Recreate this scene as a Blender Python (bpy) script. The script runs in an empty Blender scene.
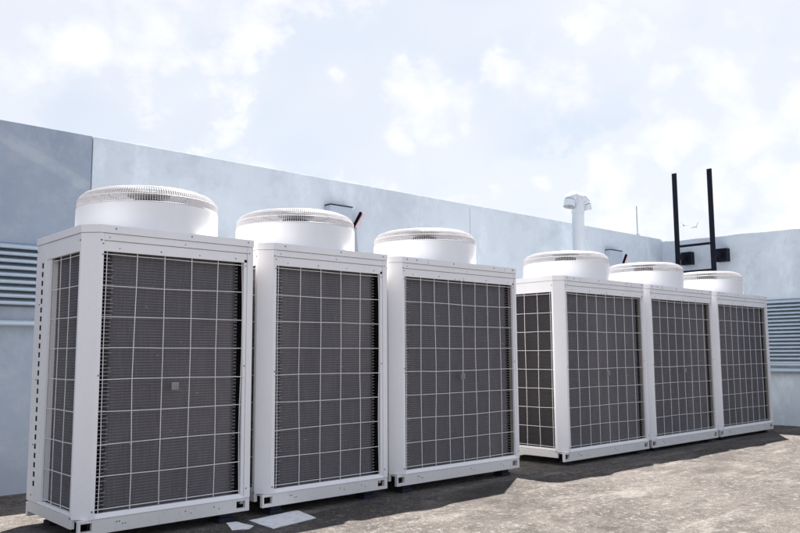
import bpy, math, random
from mathutils import Vector, Matrix
random.seed(7)
R = math.radians
scn = bpy.context.scene
COL = scn.collection

# ------------------------------------------------------------------ helpers
class MB:
    """collects shapes and links them as ONE mesh object"""
    def __init__(s):
        s.v, s.f, s.m, s.sm = [], [], [], []
    def add(s, vs, fs, mi=0, smooth=False):
        b = len(s.v); s.v += [tuple(v) for v in vs]
        for f in fs:
            s.f.append([b + i for i in f]); s.m.append(mi); s.sm.append(smooth)
        return s
    def box(s, a, b, mi=0):
        x0, y0, z0 = a; x1, y1, z1 = b
        return s.add([(x0,y0,z0),(x1,y0,z0),(x1,y1,z0),(x0,y1,z0),(x0,y0,z1),(x1,y0,z1),(x1,y1,z1),(x0,y1,z1)],
              [(0,3,2,1),(4,5,6,7),(0,1,5,4),(1,2,6,5),(2,3,7,6),(3,0,4,7)], mi)
    def prism(s, poly, z0, z1, mi=0, smooth=False):
        n = len(poly)
        s.add([(x,y,z0) for x,y in poly] + [(x,y,z1) for x,y in poly],
              [tuple(range(n-1,-1,-1)), tuple(range(n,2*n))], mi)
        s.add([(x,y,z0) for x,y in poly] + [(x,y,z1) for x,y in poly],
              [(i,(i+1)%n,n+(i+1)%n,n+i) for i in range(n)], mi, smooth)
        return s
    def extr_x(s, prof, x0, x1, mi=0):          # prof: list of (y,z), closed, swept along x
        n = len(prof)
        return s.add([(x0,y,z) for y,z in prof] + [(x1,y,z) for y,z in prof],
              [tuple(range(n)), tuple(range(2*n-1,n-1,-1))] + [(i,n+i,n+(i+1)%n,(i+1)%n) for i in range(n)], mi)
    def extr_y(s, prof, y0, y1, mi=0):          # prof: list of (x,z)
        n = len(prof)
        return s.add([(x,y0,z) for x,z in prof] + [(x,y1,z) for x,z in prof],
              [tuple(range(n)), tuple(range(2*n-1,n-1,-1))] + [(i,n+i,n+(i+1)%n,(i+1)%n) for i in range(n)], mi)
    def tube(s, pts, r, n=8, mi=0, caps=True, smooth=True):
        pts = [Vector(p) for p in pts]; rings = []
        if not isinstance(r, (list, tuple)): r = [r]*len(pts)
        for i, p in enumerate(pts):
            t = (pts[min(i+1,len(pts)-1)] - pts[max(i-1,0)]).normalized()
            a = Vector((0,0,1)) if abs(t.z) < .9 else Vector((0,1,0))
            u = t.cross(a).normalized(); w = t.cross(u).normalized()
            rings.append([p + (u*math.cos(2*math.pi*k/n) + w*math.sin(2*math.pi*k/n))*r[i] for k in range(n)])
        vs = [v for g in rings for v in g]; fs = []
        for i in range(len(pts)-1):
            for k in range(n):
                fs.append((i*n+k, i*n+(k+1)%n, (i+1)*n+(k+1)%n, (i+1)*n+k))
        s.add(vs, fs, mi, smooth)
        if caps:
            s.add(rings[0], [tuple(range(n))], mi); s.add(rings[-1], [tuple(range(n-1,-1,-1))], mi)
        return s
    def lathe(s, prof, n=96, mi=0, c=(0,0), smooth=True):
        vs, fs = [], []
        for r_, z in prof:
            for k in range(n):
                a = 2*math.pi*k/n; vs.append((c[0]+r_*math.cos(a), c[1]+r_*math.sin(a), z))
        for i in range(len(prof)-1):
            for k in range(n):
                fs.append((i*n+k, i*n+(k+1)%n, (i+1)*n+(k+1)%n, (i+1)*n+k))
        return s.add(vs, fs, mi, smooth)
    def build(s, name, mats, parent=None, bevel=0, loc=None, autos=False):
        me = bpy.data.meshes.new(name); me.from_pydata(s.v, [], s.f); me.update()
        if not isinstance(mats, (list, tuple)): mats = [mats]
        for m in mats: me.materials.append(m)
        for i, p in enumerate(me.polygons):
            p.material_index = s.m[i]; p.use_smooth = s.sm[i]
        o = bpy.data.objects.new(name, me); COL.objects.link(o)
        if parent: o.parent = parent
        if loc: o.location = loc
        if bevel:
            b = o.modifiers.new('bevel', 'BEVEL'); b.width = bevel; b.segments = 2
            b.limit_method = 'ANGLE'; b.angle_limit = R(35); b.harden_normals = False
        return o

def empty(name, loc=(0,0,0)):
    o = bpy.data.objects.new(name, None); COL.objects.link(o); o.location = loc
    o.empty_display_size = .2
    return o
def tag(o, label=None, cat=None, group=None, kind=None):
    if label: o['label'] = label
    if cat: o['category'] = cat
    if group: o['group'] = group
    if kind: o['kind'] = kind
    return o
def copy_tree(o, parent=None):
    c = o.copy(); COL.objects.link(c)
    if parent: c.parent = parent
    for ch in list(o.children): copy_tree(ch, c)
    return c

# ------------------------------------------------------------------ materials
def new_mat(name):
    m = bpy.data.materials.new(name); m.use_nodes = True
    nt = m.node_tree; b = nt.nodes['Principled BSDF']
    return m, nt, b
def N(nt, t, **kw):
    n = nt.nodes.new(t)
    for k, v in kw.items():
        if k in n.inputs: n.inputs[k].default_value = v
        else: setattr(n, k, v)
    return n
def noise(nt, scale, detail=6, rough=.6, vec=None, stretch=None):
    n = N(nt, 'ShaderNodeTexNoise'); n.inputs['Scale'].default_value = scale
    n.inputs['Detail'].default_value = detail; n.inputs['Roughness'].default_value = rough
    g = nt.nodes.new('ShaderNodeNewGeometry'); src = g.outputs['Position']
    if stretch:
        mp = nt.nodes.new('ShaderNodeMapping'); mp.inputs['Scale'].default_value = stretch
        nt.links.new(src, mp.inputs['Vector']); src = mp.outputs['Vector']
    nt.links.new(src, n.inputs['Vector']); return n.outputs['Fac']
def ramp(nt, fac, stops, interp='LINEAR'):
    r = nt.nodes.new('ShaderNodeValToRGB'); r.color_ramp.interpolation = interp
    e = r.color_ramp.elements
    while len(e) < len(stops): e.new(.5)
    for i, (p, c) in enumerate(stops):
        e[i].position = p; e[i].color = (*c, 1) if len(c) == 3 else c
    nt.links.new(fac, r.inputs['Fac']); return r.outputs['Color']
def mix(nt, a, b, fac, mode='MIX'):
    m = nt.nodes.new('ShaderNodeMix'); m.data_type = 'RGBA'; m.blend_type = mode
    for sock, v in ((m.inputs[6], a), (m.inputs[7], b), (m.inputs[0], fac)):
        if isinstance(v, (int, float)): sock.default_value = v
        elif isinstance(v, tuple): sock.default_value = (*v, 1)
        else: nt.links.new(v, sock)
    return m.outputs[2]
def bump(nt, b, fac, strength=.3, dist=.01):
    bm = nt.nodes.new('ShaderNodeBump'); bm.inputs['Strength'].default_value = strength
    bm.inputs['Distance'].default_value = dist
    nt.links.new(fac, bm.inputs['Height']); nt.links.new(bm.outputs['Normal'], b.inputs['Normal'])
def g3(v): return (v, v, v)

def painted(name, col, rough=.4, dirt=.12, dirtcol=(.45,.42,.36), orange=.0006, streak=True):
    m, nt, b = new_mat(name)
    f1 = noise(nt, 3.0, 8, .65, stretch=(1,1,.35) if streak else None)
    f2 = noise(nt, 40, 4, .6)
    c = mix(nt, col, tuple(x*.93 for x in col), ramp(nt, f1, [(.35, g3(0)), (.7, g3(1))]))
    c = mix(nt, c, dirtcol, mix(nt, g3(0), g3(dirt), ramp(nt, f2, [(.55, g3(0)), (.8, g3(1))])))
    nt.links.new(c, b.inputs['Base Color'])
    b.inputs['Roughness'].default_value = rough
    bump(nt, b, f2, .15, orange)
    return m
M = {}
M['paint'] = painted('white_enamel', (.845,.832,.83), .38, .10)
M['rail'] = painted('base_enamel', (.74,.715,.69), .5, .35, (.35,.30,.24))
M['plastic'] = painted('white_plastic', (.86,.86,.87), .45, .04)
M['guard'] = painted('guard_grey', (.67,.65,.66), .45, .08)
M['wire'] = painted('wire_coating', (.86,.84,.82), .5, .15, (.40,.33,.25), streak=False)
def simple(name, col, rough=.5, metal=0., var=.15, scale=20):
    m, nt, b = new_mat(name)
    f = noise(nt, scale, 5, .6)
    nt.links.new(mix(nt, col, tuple(x*(1-var) for x in col), f), b.inputs['Base Color'])
    b.inputs['Roughness'].default_value = rough; b.inputs['Metallic'].default_value = metal
    return m
M['screw'] = simple('screw_steel', (.22,.22,.24), .45, .4)
M['black'] = simple('black_cavity', (.008,.008,.009), 1.0)
M['black'].node_tree.nodes['Principled BSDF'].inputs['Specular IOR Level'].default_value = .05
M['dark'] = simple('dark_interior', (.03,.03,.034), .7)
M['inner'] = simple('zinc_inner', (.30,.27,.22), .6, .1)
M['tube'] = simple('tube_alloy', (.36,.35,.36), .45, .4)
M['rubber'] = simple('blue_black_rubber', (.010,.013,.028), .8)
M['clip'] = simple('grey_clip', (.34,.33,.34), .5)
M['blackpaint'] = simple('black_paint', (.010,.012,.022), .45)
M['blackpaint'].node_tree.nodes['Principled BSDF'].inputs['Specular IOR Level'].default_value = .12
M['pvc'] = painted('pale_pvc', (.66,.71,.76), .4, .10, (.4,.38,.35))
M['galv'] = simple('pale_galvanised', (.42,.47,.52), .5, .2, .2, 9)
M['pink'] = simple('pink_wrap', (.80,.58,.64), .6)
M['bird'] = simple('bird_plumage', (.07,.07,.09), .8)

# fin pack: dark fins, fine vertical fin lines, dusty patches and specks
m, nt, b = new_mat('fin_pack'); M['fin'] = m
f1 = noise(nt, 5, 8, .7); f2 = noise(nt, 260, 2, .5, stretch=(1,1,.03)); f3 = noise(nt, 48, 1, .4)
f4 = noise(nt, 1.7, 4, .6, stretch=(1,1,.25))
c = mix(nt, (.090,.085,.092), (.130,.122,.130), f1)
c = mix(nt, c, (.19,.178,.188), mix(nt, g3(0), g3(.55), ramp(nt, f2, [(.45, g3(0)), (.62, g3(1))])))
c = mix(nt, c, (.24,.22,.21), mix(nt, g3(0), g3(.45), ramp(nt, f4, [(.5, g3(0)), (.75, g3(1))])))
c = mix(nt, c, (.32,.31,.29), ramp(nt, f3, [(.775, g3(0)), (.80, g3(1))]))
nt.links.new(c, b.inputs['Base Color']); b.inputs['Roughness'].default_value = .55
b.inputs['Metallic'].default_value = .15

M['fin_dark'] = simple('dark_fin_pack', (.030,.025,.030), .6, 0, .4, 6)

def wallmat(name, c0, c1, stain, marks=0):
    m, nt, b = new_mat(name)
    f1 = noise(nt, .9, 9, .62); f2 = noise(nt, 3.0, 10, .72, stretch=(.8,.8,.9)); f3 = noise(nt, 26, 6, .6)
    f5 = noise(nt, 2.0, 8, .65, stretch=(1.6,1.6,.8))
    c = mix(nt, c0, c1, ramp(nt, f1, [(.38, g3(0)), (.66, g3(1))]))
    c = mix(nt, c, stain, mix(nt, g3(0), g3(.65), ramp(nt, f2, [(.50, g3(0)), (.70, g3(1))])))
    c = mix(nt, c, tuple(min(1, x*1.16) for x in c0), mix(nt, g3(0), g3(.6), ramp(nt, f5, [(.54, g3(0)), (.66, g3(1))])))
    if marks:
        # diagonal band of light painted in as a paler tone, ragged edges
        g = nt.nodes.new('ShaderNodeNewGeometry'); sx = nt.nodes.new('ShaderNodeSeparateXYZ')
        nt.links.new(g.outputs['Position'], sx.inputs[0])
        a = N(nt, 'ShaderNodeMath', operation='MULTIPLY'); a.inputs[1].default_value = .47
        nt.links.new(sx.outputs['X'], a.inputs[0])
        s_ = N(nt, 'ShaderNodeMath', operation='ADD'); nt.links.new(a.outputs[0], s_.inputs[0]); nt.links.new(sx.outputs['Z'], s_.inputs[1])
        w = N(nt, 'ShaderNodeMath', operation='MULTIPLY_ADD'); w.inputs[1].default_value = .10
        nt.links.new(f2, w.inputs[0]); nt.links.new(s_.outputs[0], w.inputs[2])
        k = ramp(nt, N(nt, 'ShaderNodeMapRange').outputs[0], [(0, g3(0)), (1, g3(1))])
        mr = [n for n in nt.nodes if n.type == 'MAP_RANGE'][0]
        mr.inputs['From Min'].default_value = 2.2; mr.inputs['From Max'].default_value = 3.2
        nt.links.new(w.outputs[0], mr.inputs['Value'])
        rr = [n for n in nt.nodes if n.type == 'VALTORGB' and n.outputs[0] == k][0]
        e = rr.color_ramp.elements
        e[0].position = .40; e[0].color = (0,0,0,1); e[1].position = .435; e[1].color = (1,1,1,1)
        for p_, v_ in ((.50, 1), (.53, .15), (.80, .1)):
            q = e.new(p_); q.color = (v_, v_, v_, 1)
        c = mix(nt, c, (.45,.51,.55), mix(nt, g3(0), g3(.6), mix(nt, g3(0), k, ramp(nt, f2, [(.38, g3(0)), (.60, g3(1))]))))
    nt.links.new(c, b.inputs['Base Color']); b.inputs['Roughness'].default_value = .75
    bump(nt, b, f3, .35, .006)
    return m
M['wall'] = wallmat('painted_render', (.67,.735,.79), (.57,.635,.70), (.47,.53,.60))
M['wall_shade_tone'] = wallmat('shade_toned_render', (.33,.385,.47), (.265,.315,.395), (.42,.47,.52), 1)  # shaded left stretch of the wall, its shade put into the base colour
M['louvre'] = painted('louvre_paint', (.45,.54,.63), .45, .15, (.25,.27,.3))

# roof deck
m, nt, b = new_mat('weathered_concrete'); M['ground'] = m
a1 = noise(nt, .9, 5, .68); a2 = noise(nt, 5.5, 8, .80); a3 = noise(nt, 95, 3, .75); a4 = noise(nt, 2.2, 8, .76, stretch=(.5,1.5,1))
a5 = noise(nt, 24, 6, .85); a6 = noise(nt, 210, 2, .7); a7 = noise(nt, .55, 8, .75)
c = mix(nt, (.130,.115,.106), (.072,.063,.059), ramp(nt, a1, [(.38, g3(0)), (.62, g3(1))]))
c = mix(nt, c, (.030,.027,.027), mix(nt, g3(0), g3(.68), ramp(nt, a2, [(.50, g3(0)), (.62, g3(1))])))
c = mix(nt, c, (.245,.222,.205), mix(nt, g3(0), g3(.75), ramp(nt, a4, [(.52, g3(0)), (.66, g3(1))])))
c = mix(nt, c, (.28,.26,.245), mix(nt, g3(0), g3(.85), ramp(nt, a5, [(.53, g3(0)), (.64, g3(1))])))
c = mix(nt, c, (.022,.018,.017), mix(nt, g3(0), g3(.7), ramp(nt, a3, [(.52, g3(0)), (.62, g3(1))])))
c = mix(nt, c, (.38,.36,.33), mix(nt, g3(0), g3(.6), ramp(nt, a6, [(.60, g3(0)), (.68, g3(1))])))
c = mix(nt, c, (.03,.026,.025), mix(nt, g3(0), g3(.6), ramp(nt, a7, [(.56, g3(0)), (.66, g3(1))])))
nt.links.new(c, b.inputs['Base Color']); b.inputs['Roughness'].default_value = .9
b.inputs['Specular IOR Level'].default_value = .2
ad = N(nt, 'ShaderNodeMath', operation='ADD'); nt.links.new(a3, ad.inputs[0]); nt.links.new(a2, ad.inputs[1])
bump(nt, b, a3, .9, .012)
m, nt, b = new_mat('cement_white'); M['patch'] = m
f = noise(nt, 30, 6, .7)
nt.links.new(mix(nt, (.80,.81,.82), (.52,.53,.55), ramp(nt, f, [(.45, g3(0)), (.75, g3(1))])), b.inputs['Base Color'])
b.inputs['Roughness'].default_value = .9

# ------------------------------------------------------------------ setting
G = -.055
o = MB().add([(-60,-80,G),(80,-80,G),(80,60,G),(-60,60,G)], [(0,1,2,3)]).build('roof_deck', M['ground'])
tag(o, kind='structure')

WY, WT = 1.95, 2.695
back = empty('parapet_wall', (0, WY, G))
tag(back, 'long pale blue rendered parapet wall running behind the white condensers', 'wall')
segs = [(-14.0, .740, 'wall_shade_tone'), (.748, 5.192, 'wall'), (5.200, 7.30, 'wall'), (7.308, 9.69, 'wall')]
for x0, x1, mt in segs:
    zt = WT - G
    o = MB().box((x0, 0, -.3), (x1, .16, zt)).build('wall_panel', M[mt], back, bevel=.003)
    if mt == 'wall_shade_tone': o['label'] = 'wall panel with shade and a diagonal light band painted into its colour'
MB().box((-14, .02, -.3), (9.85, .15, WT-G-.01)).build('joint_backing', M['galv'], back)
side = empty('parapet_wall', (9.6, 0, G))
tag(side, 'pale blue rendered wall at the right end behind the black ladder', 'wall')
# slightly uneven coping line
b_ = MB(); n = 60; vs = []; fs = []
for i in range(n+1):
    y = 2.1 - i*14.0/n
    zt = 2.655 - G - (1.95-y)*.022 + .006*math.sin(y*3.1) + .006*math.sin(y*9.7+1)
    xo = -.0 + .006*math.sin(y*2.3)
    vs += [(xo,y,-.3), (xo,y,zt), (xo+.18,y,zt), (xo+.18,y,-.3)]
for i in range(n):
    for k in range(4):
        fs.append((i*4+k, i*4+(k+1)%4, (i+1)*4+(k+1)%4, (i+1)*4+k))
fs += [(0,1,2,3), (n*4+3,n*4+2,n*4+1,n*4)]
b_.add(vs, fs); b_.build('wall_panel', M['wall'], side)

def louvre_x(x0, x1, zs, rails, label):
    r_ = empty('wall_louvre', (0, WY, 0)); tag(r_, label, 'louvre')
    MB().box((x0, -.012, zs[-1]-.03), (x1, -.003, zs[0]+.03)).build('backing', M['dark_louv'], r_)
    mb = MB()
    for z in zs: mb.extr_x([(-.075, z-.016), (-.082, z-.006), (-.076, z+.006), (-.014, z+.026), (-.014, z+.020)], x0, x1)
    mb.build('blades', M['louvre'], r_)
    for z in rails: MB().extr_x([(-.07, z-.02), (-.082, z-.01), (-.082, z+.008), (-.07, z+.018), (-.002, z+.02), (-.002, z-.02)], x0, x1).build('rail', M['louvre'], r_)
    return r_
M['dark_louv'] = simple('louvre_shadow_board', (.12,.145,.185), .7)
louvre_x(-3.2, 1.0, [1.745 - i*.0515 for i in range(9)], [1.183], 'pale blue horizontal louvre on the shade-toned wall left of the largest condenser')
r_ = empty('wall_louvre', (9.6, 0, 0)); tag(r_, 'pale blue horizontal louvre on the right end wall, just right of the last condenser', 'louvre')
MB().box((-.016, -2.2, .76), (-.008, .75, 1.66)).build('backing', M['dark_louv'], r_)
mb = MB()
for i in range(17):
    z = 1.625 - i*.0515
    mb.extr_y([(-.080, z-.017), (-.087, z-.007), (-.080, z+.005), (-.018, z+.026), (-.018, z+.020)], -2.2, .75)
mb.build('blades', M['louvre'], r_)
for z, h in ((.765, .018), (.69, .026)):
    MB().extr_y([(-.08, z-h), (-.095, z-h*.4), (-.095, z+h*.4), (-.08, z+h), (-.008, z+h), (-.008, z-h)], -2.2, .75).build('rail', M['louvre'], r_)

# ------------------------------------------------------------------ condenser unit
H, ZC, D, C_ = 1.66, 1.617, .80, .075
ZO, ZB = 1.515, .105          # guard opening top and bottom
def screw(mb, p, ax, r=.007, mi=1):
    n = 8; h = .003; r = r*.72
    vs, fs = [], []
    for j, hh in enumerate((.0, h)):
        for k in range(n):
            a = 2*math.pi*k/n; u, w = r*math.cos(a), r*math.sin(a)
            if ax == 'y': vs.append((p[0]+u, p[1]-hh, p[2]+w))
            elif ax == 'x': vs.append((p[0]-hh, p[1]+u, p[2]+w))
    fs = [tuple(range(n, 2*n))] + [(k, (k+1)%n, n+(k+1)%n, n+k) for k in range(n)]
    mb.add(vs, fs, mi)

def make_unit(W, nv, rr, fc, clip=True, vent=True, darkside=False, seed=1, seams=()):
    rnd = random.Random(seed)
    root = empty('condensing_unit')
    xl, xr = .098, W - rr                    # front opening
    # --- base frame: rails with fork slots
    mb = MB()
    s0, s1 = .028, .088                       # slot x range
    z0, z1 = .0, .078
    def rail(xa, xb): mb.box((xa, .004, z0), (xb, .03, z1))
    y0, y1 = .004, .030
    # front rail built round its slots
    for xa, xb in ((.075-.06, s0), (s1, W-s1), (W-s0, W)):
        mb.box((max(xa,.0), y0, z0), (xb, y1, z1))
    for xa, xb in ((s0, s1), (W-s1, W-s0)):
        mb.box((xa, y0, z0), (xb, y1, .020)); mb.box((xa, y0, .062), (xb, y1, z1))
        mb.box((xa-.01, .10, .010), (xb+.01, .11, .068), 1)
    mb.box((.0, C_, z0+.03), (.022, D-.03, z1+.012))          # left rail
    mb.box((W-.022, C_, z0+.03), (W, D-.03, z1+.012))         # right rail
    mb.box((.0, D-.03, z0), (W, D, z1))                       # rear rail
    mb.box((.024, .032, z1-.012), (W-.024, D-.032, z1-.004))  # pan
    for xx in (.22, .235, W-.24, W*.5+.1):
        screw(mb, (xx, y0, .052), 'y', .0045); screw(mb, (xx+.035, y0, .038), 'y', .004)
    mb.build('base_frame', [M['rail'], M['black']], root, bevel=.003)
    # --- feet
    for fx in (.14, W-.14):
        for fy in (.03, D-.14):
            f_ = MB(); f_.box((fx-.05, fy, G-.008), (fx+.05, fy+.10, -.030)); f_.box((fx-.04, fy+.008, -.030), (fx+.04, fy+.092, -.001))
            f_.build('foot', M['rubber'], root, bevel=.006)
    # --- corner posts
    mb = MB()
    mb.prism([(.0, C_), (C_, .0), (xl, .0), (xl, .028), (C_+.012, .028), (.028, C_+.012), (.0+.028, C_+.02), (.0, C_+.02)][::1], z1+.001, ZC-.002)
    for zz in (1.575, .12): screw(mb, (xl-.016, 0, zz), 'y', .008)
    for zz in (1.575, ): screw(mb, (0, C_+.012, zz), 'x', .008)
    screw(mb, (xl-.008, 0, ZB+.82-.09), 'y', .007); screw(mb, (xl-.006, 0, ZO-.02), 'y', .006); screw(mb, (xl-.006, 0, ZO+.04), 'y', .006)
    mb.build('corner_post', [M['paint'], M['screw']], root, bevel=.003)
    mb = MB()                                  # right front post: flat strip + inner flange
    fl = min(.022, rr*.4)
    mb.box((xr+fl, .0, z1+.001), (W, .024, ZC-.002)); mb.box((xr, .006, z1+.002), (xr+fl-.001, .026, ZO+.02))
    mb.box((W-.024, .025, z1+.014), (W, .09, ZC-.002))
    for zz in (1.575, .135): screw(mb, (xr+fl+.012, 0, zz), 'y', .007)
    screw(mb, (xr+fl*.5, .006, ZB+.77), 'y', .007); screw(mb, (xr+fl*.5, .006, ZO-.02), 'y', .006)
    mb.build('corner_post', [M['paint'], M['screw']], root, bevel=.003)
    mb = MB()                                  # rear left post with slotted vent edge
    ya, yb = .625, D
    if vent:
        mb.box((0, .706, z1+.014), (.022, yb, ZC-.002))
        mb.box((0, ya, z1+.014), (.022, .672, ZC-.002))
        zz = .14; mb.box((.004, .672, z1+.014), (.022, .706, zz))
        n = 25; st = (1.50-.16)/n
        for i in range(n):
            za = .16 + i*st
            mb.box((.0, .672, za if i else zz), (.0215, .706, za+st*.42))
            mb.box((.0025, .672, za+st*.42), (.021, .706, za+st), 1)
        mb.box((.0, .672, .16+n*st), (.0215, .706, ZC-.002))
        for s_ in (1.575, 1.25, .8, .42, .13): screw(mb, (0, .72 if s_ != 1.575 else .78, s_), 'x', .006)
    else:
        mb.box((0, ya, z1+.014), (.022, yb, ZC-.002))
    mb.build('corner_post', [M['paint'], M['black']], root, bevel=.0015)
    MB().box((W-.022, .70, z1+.014), (W, D, ZC-.002)).build('corner_post', M['paint'], root, bevel=.003)
    # --- header panels
    mb = MB()
    mb.box((xl+.001, .002, 1.5755), (xr+fl-.001, .02, ZC-.002)); mb.box((xl+.001, .006, ZO), (xr+fl-.001, .022, 1.5725))
    mb.box((xl+.001, .008, 1.572), (xr+fl-.001, .019, 1.576), 1)
    k = 4 if W < 1.2 else 5
    for i in range(k): screw(mb, (xl+.09+(xr-xl-.15)*i/(k-1), .006, 1.536), 'y', .0065 if i % 2 else .005)
    if W > 1.2:
        for dx in (-.05, .0, .05): screw(mb, (W/2+dx, .006, 1.522), 'y', .006)
    for i in range(2): screw(mb, (xl+.03+(xr-xl-.06)*i*.55, .002, 1.592), 'y', .005)
    mb.build('header_panel', [M['paint'], M['screw']], root, bevel=.002)
    mb = MB(); mb.box((.002, C_+.021, ZO), (.020, ya-.001, ZC-.002)); mb.build('side_header', M['paint'], root, bevel=.002)
    # --- lower lip under guards
    mb = MB(); mb.extr_x([(.0,z1+.001), (.03,z1+.001), (.03,ZB), (.012,ZB)], xl+.001, W-.001)
    mb.extr_y([(.002,z1+.014), (.03,z1+.014), (.03,ZB+.004), (.008,ZB+.004)], C_+.021, ya-.001)
    mb.build('lower_sill', M['paint'], root, bevel=.002)
    # --- side and rear panels
    mb = MB(); mb.box((.006, .565, ZB+.005), (.020, ya-.001, ZO-.001)); mb.box((.0205, .565, ZB+.005), (.050, .568, ZO-.001)); mb.build('side_flange', M['paint'], root, bevel=.002)
    mb = MB()
    mb.box((W-.018, .091, z1+.014), (W-.004, .699, ZC-.002)); mb.box((.023, D-.016, z1+.002), (W-.023, D-.004, ZC-.002))
    mb.build('casing_panel', M['paint'], root)
    mb = MB(); mb.box((xr+.004, .06, ZB), (W-.03, .085, ZO+.05)); 
    mb.box((.06, .12, ZO+.02), (W-.03, D-.03, ZO+.03))
    mb.build('inner_frame', M['black'], root)
    # --- finned coil wrapping the left front corner, ribbed rows
    ci = .052; rad = .10
    za, zb = ZB-.01, ZO+.02; rows = int((zb-za)/.0158)
    zs = []
    for j in range(rows):
        z = za + (zb-za)*j/rows; s_ = (zb-za)/rows
        zs += [(z, 0), (z+s_*.16, .0040), (z+s_*.62, .0040), (z+s_*.78, 0)]
    zs.append((zb, 0))
    for path in ([(ci, .72), (ci, .135), (ci+.012, .112)],
                 [(.152, ci+.03), (.166, ci+.004), (.18, ci), (xr-.060, ci), (xr-.030, ci+.012), (xr-.015, ci+.05), (xr-.013, .20)]):
        mb = MB(); nrm = []
        for i, p in enumerate(path):
            a = Vector(path[max(i-1,0)]); c_ = Vector(path[min(i+1,len(path)-1)]); t = (c_-a).normalized(); nrm.append((t.y, -t.x))
        vs = [(p[0]+nn[0]*d_, p[1]+nn[1]*d_, z) for z, d_ in zs for p, nn in zip(path, nrm)]
        m_ = len(path); fs = [(j*m_+i, j*m_+i+1, (j+1)*m_+i+1, (j+1)*m_+i) for j in range(len(zs)-1) for i in range(m_-1)]
        mb.add(vs, fs)
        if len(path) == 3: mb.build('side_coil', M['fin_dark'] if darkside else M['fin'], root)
    # black column added for the shade in the corner gap behind the post
    mb.prism([(.085,.135),(.085,.12),(.12,.09),(.165,.085),(.165,.135)], za, zb, 1)
    coil = mb.build('coil', [M['fin'], M['black']], root)
    # tube ends showing at both edges of the coil
    for sd_ in (0, 1):
        mb = MB(); tr = int((zb-za)/.0208)
        for j in range(tr):
            z = za + (zb-za)*(j+.35)/tr
            if z > ZO-.01 or z < ZB+.01: continue
            L = .040 + rnd.random()*.026
            if sd_ == 0: mb.box((xl+.004, ci-.016, z-.0017), (xl+.010+L, ci-.012, z+.0017))
            else: mb.box((xr-.040, ci-.006, z-.0018), (xr-.022, ci-.001, z+.0018))
        mb.build('tube_ends', M['tube'], coil)
    MB().box((xr-.012, .036, ZB), (xr-.002, .05, ZO)).build('edge_strip', M['inner'] if W > 1.2 else M['black'], coil)
    # --- wire guards
    def wob(): return (rnd.random()-.5)*.008
    mb = MB(); zl = [ZO-.016 - i*(ZO-ZB-.035)/8 for i in range(9)]
    xs = [xl+.022 + i*(xr-xl-.030)/(nv-1) for i in range(nv)]
    for x in xs:
        ph, am = rnd.random()*6, rnd.random()*.006
        mb.tube([(x+am*math.sin(ph+k*.9)+wob()*.3, .014, z) for k, z in enumerate([ZO+.004]+zl[1:-1]+[ZB+.004])], .0023, 6)
    for i, z in enumerate(zl):
        a_, ph = rnd.random()*.004, rnd.random()*6
        xa, xb = xl+.002, xr+.004
        if i == 4: xa, xb = xl-.012, xr+fl*.6
        ptsx = [xa] + xs[1:-1] + [xb]
        yy = .0195 if i != 4 else -.001
        mb.tube([(x, yy if 0 < k < len(ptsx)-1 or i != 4 else (-.002 if k == 0 else .003), z + a_*math.sin(ph+k*.8)+wob()*.3) for k, x in enumerate(ptsx)], .0023, 6)
    mb.build('wire_guard', M['wire'], root)
    mb = MB(); ys = [C_+.045 + i*.148 for i in range(4)]; ys = [y for y in ys if y < .57]
    for y in ys:
        ph, am = rnd.random()*6, rnd.random()*.005
        mb.tube([(.014, y+am*math.sin(ph+k*.8), z) for k, z in enumerate([ZO+.004]+zl[1:-1]+[ZB+.006])], .0023, 6)
    for z in zl:
        mb.tube([(.0195, y, z+wob()*.4) for y in [C_+.022]+ys[:-1]+[.585]], .0023, 6)
    mb.build('wire_guard', M['wire'], root)
    if clip:
        mb = MB(); cx, cz = W*.515, .765; cw = .021 if W < 1.2 else .018
        mb.box((cx-cw, -.004, cz-.022), (cx+cw, .008, cz+.022))
        for k in range(4): mb.box((cx-cw+.004+k*cw*.5, -.008, cz-.02), (cx-cw+.004+k*cw*.5+cw*.22, -.003, cz+.018))
        mb.build('guard_clip', M['clip'], root, bevel=.002)
    # --- cap with chamfered corner
    mb = MB(); e = .004
    mb.prism([(-e, D+e), (-e, C_-.002), (C_-.002, -e), (W+e*.5, -e), (W+e*.5, D+e)][::-1][::-1], ZC, H)
    for xx in ([.16, .62] if W < 1.2 else [.12, .22, .62, 1.10, W-.05]): screw(mb, (xx*1.0, -e, ZC+.026), 'y', .0075)
    screw(mb, (W-.04, -e, ZC+.026), 'y', .007)
    for xx in seams: mb.box((xx-.001, -e-.0012, ZC), (xx+.001, -e+.001, H-.004), 1)
    mb.build('top_cap', [M['paint'], M['screw']], root, bevel=.005)
    # --- fan
    cx, cy = fc + .024, .437
    mb = MB()
    mb.lathe([(.429, H-.016), (.428, 1.816)], 96, 0, (cx, cy)); mb.lathe([(.428, 1.816), (.425, 1.820)], 96, 0, (cx, cy))
    mb.lathe([(.425, 1.820), (.417, 1.820)], 96, 0, (cx, cy)); mb.lathe([(.417, 1.820), (.417, 1.675)], 96, 0, (cx, cy))
    sh = mb.build('fan_shroud', M['plastic'], root)
    prof = [(.425, 1.819), (.425, 1.850), (.420, 1.875), (.407, 1.898), (.386, 1.915), (.350, 1.927), (.24, 1.934), (.13, 1.936)]
    mb = MB(); nr = 184
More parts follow.
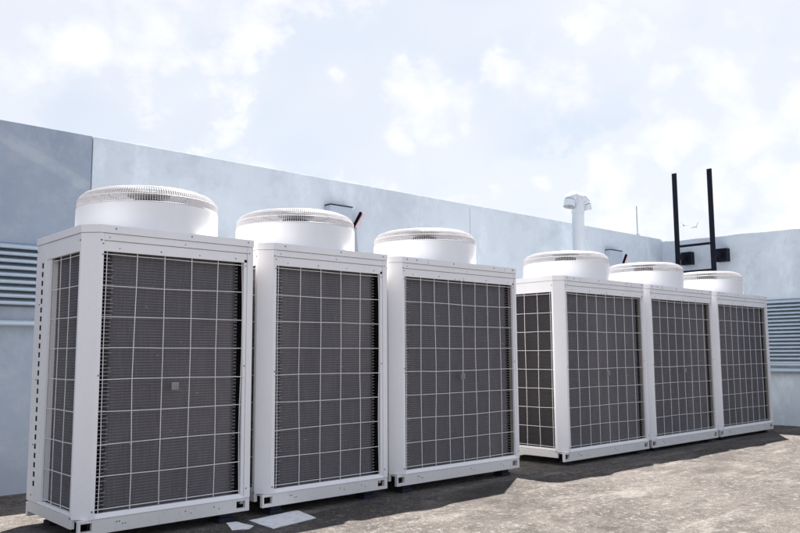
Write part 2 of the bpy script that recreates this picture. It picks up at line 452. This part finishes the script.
    for k in range(nr):
        a = 2*math.pi*k/nr; ca, sa = math.cos(a), math.sin(a); w = .0015; tx, ty = -sa*w, ca*w
        pr = prof if k % 2 == 0 else prof[:7]
        vs, fs = [], []
        for (q, z) in pr:
            h = .0035
            for (uu, hh) in ((-1,0),(1,0),(1,-h),(-1,-h)):
                if z < 1.9: rq, zq = q + hh, z
                else: rq, zq = q + hh*.3, z + hh
                vs.append((cx+rq*ca+uu*tx, cy+rq*sa+uu*ty, zq))
        for i in range(len(pr)-1):
            for j in range(4): fs.append((i*4+j, i*4+(j+1)%4, (i+1)*4+(j+1)%4, (i+1)*4+j))
        mb.add(vs, fs)
    def ring(q, z, r_): mb.tube([(cx+q*math.cos(t), cy+q*math.sin(t), z) for t in [2*math.pi*i/72 for i in range(73)]], r_, 6, caps=False)
    for q, z, r_ in ((.424,1.823,.0035),(.422,1.868,.0022),(.345,1.927,.0032),(.24,1.932,.003),(.13,1.934,.005)): ring(q, z, r_)
    mb.lathe([(.0, 1.945), (.10, 1.943), (.13, 1.936), (.13, 1.928), (.0,1.926)], 48, 0, (cx, cy))
    mb.build('fan_guard', M['guard'], sh); sh.location.z = .012
    mb = MB(); mb.lathe([(.0, 1.900), (.095, 1.900), (.105, 1.893), (.105, 1.86), (.105, 1.84), (.115, 1.70), (.0, 1.70)], 32, 0, (cx, cy)); mb.build('fan_motor', M['dark'], sh)
    mb = MB()
    for b in range(4):
        vs, fs = [], []; nn = 8
        for i in range(nn+1):
            q = .11 + (.395-.11)*i/nn
            for (da, zz) in ((-.34-.25*i/nn, 1.815), (0-.18*i/nn, 1.785), (.36-.1*i/nn, 1.725)):
                a = b*math.pi/2 + da
                vs.append((cx+q*math.cos(a), cy+q*math.sin(a), zz))
        for i in range(nn):
            for j in range(2): fs.append((i*3+j, i*3+j+1, (i+1)*3+j+1, (i+1)*3+j))
        mb.add(vs, fs, 0, True)
    mb.build('fan_rotor', M['dark'], sh)
    mb = MB(); mb.lathe([(.0, 1.672), (.40, 1.672)], 48, 0, (cx, cy)); mb.build('fan_well', M['dark'], sh)
    return root

narrow = make_unit(1.046, 6, .062, .52, seed=3, seams=())
wide = make_unit(1.385, 9, .042, .705, seed=11, vent=False, seams=(.34, 1.24))
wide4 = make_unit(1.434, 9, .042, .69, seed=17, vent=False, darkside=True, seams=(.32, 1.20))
GR = 'rooftop condensing units along the parapet'
second = copy_tree(narrow)
def drop(root, name):
    for ch in list(root.children):
        if ch.name.split('.')[0] == name: bpy.data.objects.remove(ch)
drop(second, 'guard_clip')
u5 = copy_tree(wide4); u6 = copy_tree(wide4); drop(u6, 'guard_clip')
place = [
 (narrow, 0, 0, 'nearest and largest white condenser at the left, with slotted side panel and grey clip'),
 (second, 1.124, 0, 'second white condenser from the left, narrow six wire guard without a grey clip'),
 (wide, 2.247, 0, 'third white condenser from the left, wider guard of nine upright wires, last before the gap'),
 (wide4, 4.246, -.0165, 'white condenser just right of the gap, its left side guard in view'),
 (u5, 5.724, -.0165, 'middle white condenser of the far row of three, grey clip on its wire guard'),
 (u6, 7.202, -.0165, 'farthest white condenser at the right end of the row beside the wall louvre')]
for o, x, z, lab in place:
    o.location = (x, .0, z); tag(o, lab, 'condenser', GR)

# ------------------------------------------------------------------ small things
# vent pipe with two turned-down elbows
vp = empty('vent_pipe', (7.02, 1.70, G)); tag(vp, 'pale plastic vent pipe with two turned down elbows standing above the wall', 'vent pipe')
zt = 2.975 - G
MB().tube([(0,0,0),(0,0,zt-.03)], .078, 24).build('pipe', M['pvc'], vp)
MB().tube([(0,0,zt-.20),(0,0,zt-.02)], .084, 24).build('socket', M['pvc'], vp)
MB().tube([(-.085,0,zt-.005),(.085,0,zt-.005)], .074, 24).build('tee', M['pvc'], vp)
MB().tube([(0,0,zt-.5),(0,0,zt-.46)], .083, 24).build('collar', M['pvc'], vp)
for sgn in (-1, 1):
    mb = MB(); c0 = Vector((sgn*.09, 0, zt-.005)); rr_ = .09
    pts_ = [c0 + Vector((sgn*rr_*math.sin(t), 0, -rr_*(1-math.cos(t)))) for t in [R(a) for a in range(0, 91, 10)]]
    pts_.append(pts_[-1] + Vector((sgn*.012, 0, -.05)))
    mb.tube(pts_, .074, 24, caps=False)
    mb.tube([c0 - Vector((sgn*.012,0,0)), c0 + Vector((sgn*.012,0,0))], .080, 24)
    mb.tube([pts_[-1], pts_[-2]], .064, 24, caps=False)
    mb.build('elbow', M['pvc'], vp)

# lightning rod
mb = MB(); mb.tube([(0,0,0),(0,0,.02)], .03, 10); mb.tube([(0,0,.02),(0,0,.45)], [.010,.008], 8)
lr = mb.build('lightning_rod', M['galv'], None, loc=(8.96, 1.99, WT)); tag(lr, 'thin grey rod standing on top of the wall left of the black ladder', 'rod')

# black ladder with stand-off brackets
la = empty('wall_ladder', (9.25, 1.24, G)); tag(la, 'black steel ladder rising above the wall at the far right corner', 'ladder')
for yy, zz in ((.272, 3.61), (-.272, 3.585)):
    MB().box((-.012, yy-.036, 0), (.012, yy+.036, zz-G)).build('stile', M['blackpaint'], la, bevel=.004)
for zz in [2.50-.385*k for k in range(6)]:
    MB().box((-.018, -.228, zz-G-.016), (.018, .228, zz-G+.016)).build('rung', M['blackpaint'], la)
for yy in (.272, -.272):
    mb = MB(); mb.box((.013, yy-.02, 2.36-G-.05), (.24, yy+.02, 2.36-G+.03)); mb.box((.24, yy-.082, 2.345-G-.095), (.345, yy+.082, 2.345-G+.095))
    mb.build('wall_bracket', M['blackpaint'], la)

M['boxpaint'] = simple('box_paint', (.47,.54,.62), .5, 0, .15, 8)
# junction boxes with conduit stubs
def jbox(x, z, w, h, label):
    r_ = empty('junction_box', (x, WY, z)); tag(r_, label, 'junction box')
    MB().box((0, -.10, -h), (w, -.003, 0)).build('casing', M['boxpaint'], r_, bevel=.008)
    MB().box((-.004, -.105, .002), (w+.004, -.003, .009)).build('rain_lip', M['dark'], r_)
    mb = MB(); mb.tube([(w+.10, -.06, -h-.25), (w+.05, -.06, -h*.75), (w+.04, -.06, -.20)], .03, 10); mb.build('conduit', M['galv'], r_)
    mb = MB(); mb.tube([(w+.02, -.08, -.20), (w+.115, -.09, -.035)], .016, 8); mb.build('black_sleeve', M['black'], r_)
    mb = MB(); mb.tube([(w+.05, -.085, -.20), (w+.15, -.095, -.045)], .018, 8); mb.build('pink_sleeve', M['pink'], r_)
    return r_
jbox(3.06, 2.415, .28, .42, 'grey box with dark top edge on the wall behind the second fan shroud')
jbox(8.00, 2.385, .30, .40, 'small grey box on the wall between the pipe and the black ladder')

# birds
def bird(loc, rot, s, label):
    mb = MB()
    mb.tube([(-.24,0,.0),(-.15,0,.01),(0,0,0),(.14,0,.01),(.20,0,.02),(.26,0,.012)], [.01,.035,.055,.04,.032,.004], 8)
    body = mb.build('bird', M['bird']); body.location = loc; body.rotation_euler = rot; body.scale = (s, s, s)
    for sg in (-1, 1):
        w = MB(); a = [(.09,0,.02),(.10,sg*.22,.17),(.02,sg*.52,.26),(-.06,sg*.30,.15),(-.10,0,.01)]
        w.add(a + [(x,y,z-.012) for x,y,z in a], [(0,1,3,4),(1,2,3),(5,9,8,6),(6,8,7),(0,5,6,1),(1,6,7,2),(2,7,8,3),(3,8,9,4)])
        w.build('wing', M['bird'], body)
    tag(body, label, 'bird', 'birds gliding beyond the wall')
bird((54.4, 24.95, 10.55), (R(22), R(-5), R(48)), .70, 'left one of two small dark birds flying between the ladder stiles')
bird((55.1, 24.34, 10.45), (R(-30), R(-25), R(10)), .76, 'right one of two small dark birds flying between the ladder stiles')

# white patches on the deck
def slab(name, poly, h, mt, label, cat):
    rnd = random.Random(len(label)); out = []; k_ = .980
    poly = [(-1.583+(x+1.583)*k_, -4.259+(y+4.259)*k_) for x, y in poly]
    for i, (x, y) in enumerate(poly):
        x2, y2 = poly[(i+1) % len(poly)]
        for t in range(6):
            f = t/6; out.append((x+(x2-x)*f + rnd.uniform(-.0035,.0035), y+(y2-y)*f + rnd.uniform(-.0035,.0035)))
    o = MB().prism(out[::-1], G+.001, G+.001+h).build(name, mt); tag(o, label, cat)
slab('white_slab', [(1.076,.052),(1.43,.105),(1.475,.10),(1.425,-.172),(1.059,-.24)][::-1], .004, M['patch'], 'larger flat white slab on the deck under the gap between first two condensers', 'slab')
slab('white_slab', [(.94,.09),(1.0,.08),(1.015,-.10),(.955,-.145),(.868,-.105)][::-1], .003, M['patch'], 'smaller grey white patch on the deck left of the larger white slab', 'patch')

# ------------------------------------------------------------------ camera
cd = bpy.data.cameras.new('camera'); cam = bpy.data.objects.new('camera', cd); COL.objects.link(cam); scn.camera = cam
fw = Vector((.66935892,.73467189,.11052532)); rt = Vector((.73960192,-.67302204,-.00550795)); up = Vector((-.07033944,-.08543153,.99385805))
mt = Matrix((rt, up, -fw)).transposed().to_4x4(); mt.translation = Vector((-1.582763,-4.25909321,.94281912))
cam.matrix_world = mt
cd.sensor_width = 36; cd.lens = 785.2371*36/800; cd.clip_end = 500; cd.clip_start = .05

# ------------------------------------------------------------------ light
sd = Vector((.80,.50,1.735)).normalized()
elev = math.asin(sd.z); az = math.atan2(sd.x, sd.y)
sun = bpy.data.lights.new('sun', 'SUN'); sun.energy = 5.0; sun.angle = R(.5); sun.color = (1,.955,.89)
so = bpy.data.objects.new('sun', sun); COL.objects.link(so); so.rotation_euler = sd.to_track_quat('Z', 'Y').to_euler(); so.location = (6, 4, 9)
w = bpy.data.worlds.new('World'); scn.world = w; w.use_nodes = True; nt = w.node_tree
bg = nt.nodes['Background']; out = nt.nodes['World Output']
sky = N(nt, 'ShaderNodeTexSky', sky_type='NISHITA'); sky.sun_disc = False; sky.sun_elevation = elev; sky.sun_rotation = az
sky.air_density = 1.0; sky.dust_density = 1.5
nt.links.new(sky.outputs[0], bg.inputs['Color']); bg.inputs['Strength'].default_value = .09
# cloud layer (thin bright cloud deck over the same sky)
tc = nt.nodes.new('ShaderNodeTexCoord')
def wnoise(scale, detail, rough, loc=(0,0,0), dist=0., sc=(1,1,1.6)):
    mp = nt.nodes.new('ShaderNodeMapping'); mp.inputs['Location'].default_value = loc; mp.inputs['Scale'].default_value = sc
    nt.links.new(tc.outputs['Generated'], mp.inputs['Vector'])
    n = nt.nodes.new('ShaderNodeTexNoise'); n.inputs['Scale'].default_value = scale; n.inputs['Detail'].default_value = detail
    n.inputs['Roughness'].default_value = rough; n.inputs['Distortion'].default_value = dist
    nt.links.new(mp.outputs[0], n.inputs['Vector']); return n.outputs['Fac']
big = wnoise(3.0, 3, .5, (.3,.7,.2)); puff = wnoise(7.0, 9, .60, (1.3,.7,3.2), .0, (1,1,1.3)); det = wnoise(2.2, 3, .6, (5,2,1))
vo = nt.nodes.new('ShaderNodeTexVoronoi'); vo.feature = 'F1'; vo.inputs['Scale'].default_value = 15
try: vo.inputs['Detail'].default_value = 1; vo.inputs['Roughness'].default_value = .55
except Exception: pass
wp = nt.nodes.new('ShaderNodeTexNoise'); wp.inputs['Scale'].default_value = 9; wp.inputs['Detail'].default_value = 3
nt.links.new(tc.outputs['Generated'], wp.inputs['Vector'])
va = nt.nodes.new('ShaderNodeVectorMath'); va.operation = 'MULTIPLY_ADD'; va.inputs[1].default_value = (.10,.10,.10)
nt.links.new(wp.outputs['Color'], va.inputs[0]); nt.links.new(tc.outputs['Generated'], va.inputs[2])
nt.links.new(va.outputs[0], vo.inputs['Vector'])
def madd(a, k, b_):
    n = nt.nodes.new('ShaderNodeMath'); n.operation = 'MULTIPLY_ADD'; nt.links.new(a, n.inputs[0]); n.inputs[1].default_value = k
    if isinstance(b_, (int, float)): n.inputs[2].default_value = b_
    else: nt.links.new(b_, n.inputs[2])
    return n.outputs[0]
shape = madd(big, .85, madd(puff, 1.05, madd(vo.outputs['Distance'], -.16, -.14)))
base = ramp(nt, det, [(.36, (.218,.240,.272)), (.50, (.248,.259,.280)), (.66, (.273,.278,.288))])
cl = ramp(nt, shape, [(.600, g3(0)), (.655, g3(.32)), (.688, g3(.85)), (.78, g3(1))])
cs = ramp(nt, madd(puff, 1.0, madd(vo.outputs['Distance'], -.25, .1)), [(.40, (.262,.269,.285)), (.52, (.300,.300,.304)), (.62, (.335,.332,.330))])
cc = mix(nt, base, cs, cl)
# clearer, bluer sky away from the sun
gx = nt.nodes.new('ShaderNodeVectorMath'); gx.operation = 'DOT_PRODUCT'; gx.inputs[1].default_value = (.55,.78,.3)
nt.links.new(tc.outputs['Generated'], gx.inputs[0])
away = ramp(nt, gx.outputs['Value'], [(.0, g3(1)), (.30, g3(0))])
cc = mix(nt, cc, (.232,.250,.296), away)
b2 = nt.nodes.new('ShaderNodeBackground'); nt.links.new(cc, b2.inputs['Color']); b2.inputs['Strength'].default_value = 1.0
ms = nt.nodes.new('ShaderNodeMixShader'); ms.inputs[0].default_value = .92
nt.links.new(bg.outputs[0], ms.inputs[1]); nt.links.new(b2.outputs[0], ms.inputs[2]); nt.links.new(ms.outputs[0], out.inputs['Surface'])

vs_ = scn.view_settings; vs_.view_transform = 'Standard'; vs_.look = 'None'; vs_.gamma = 1; vs_.exposure = 1.7
try: vs_.use_curve_mapping = False
except Exception: pass
scn.cycles.max_bounces = 8
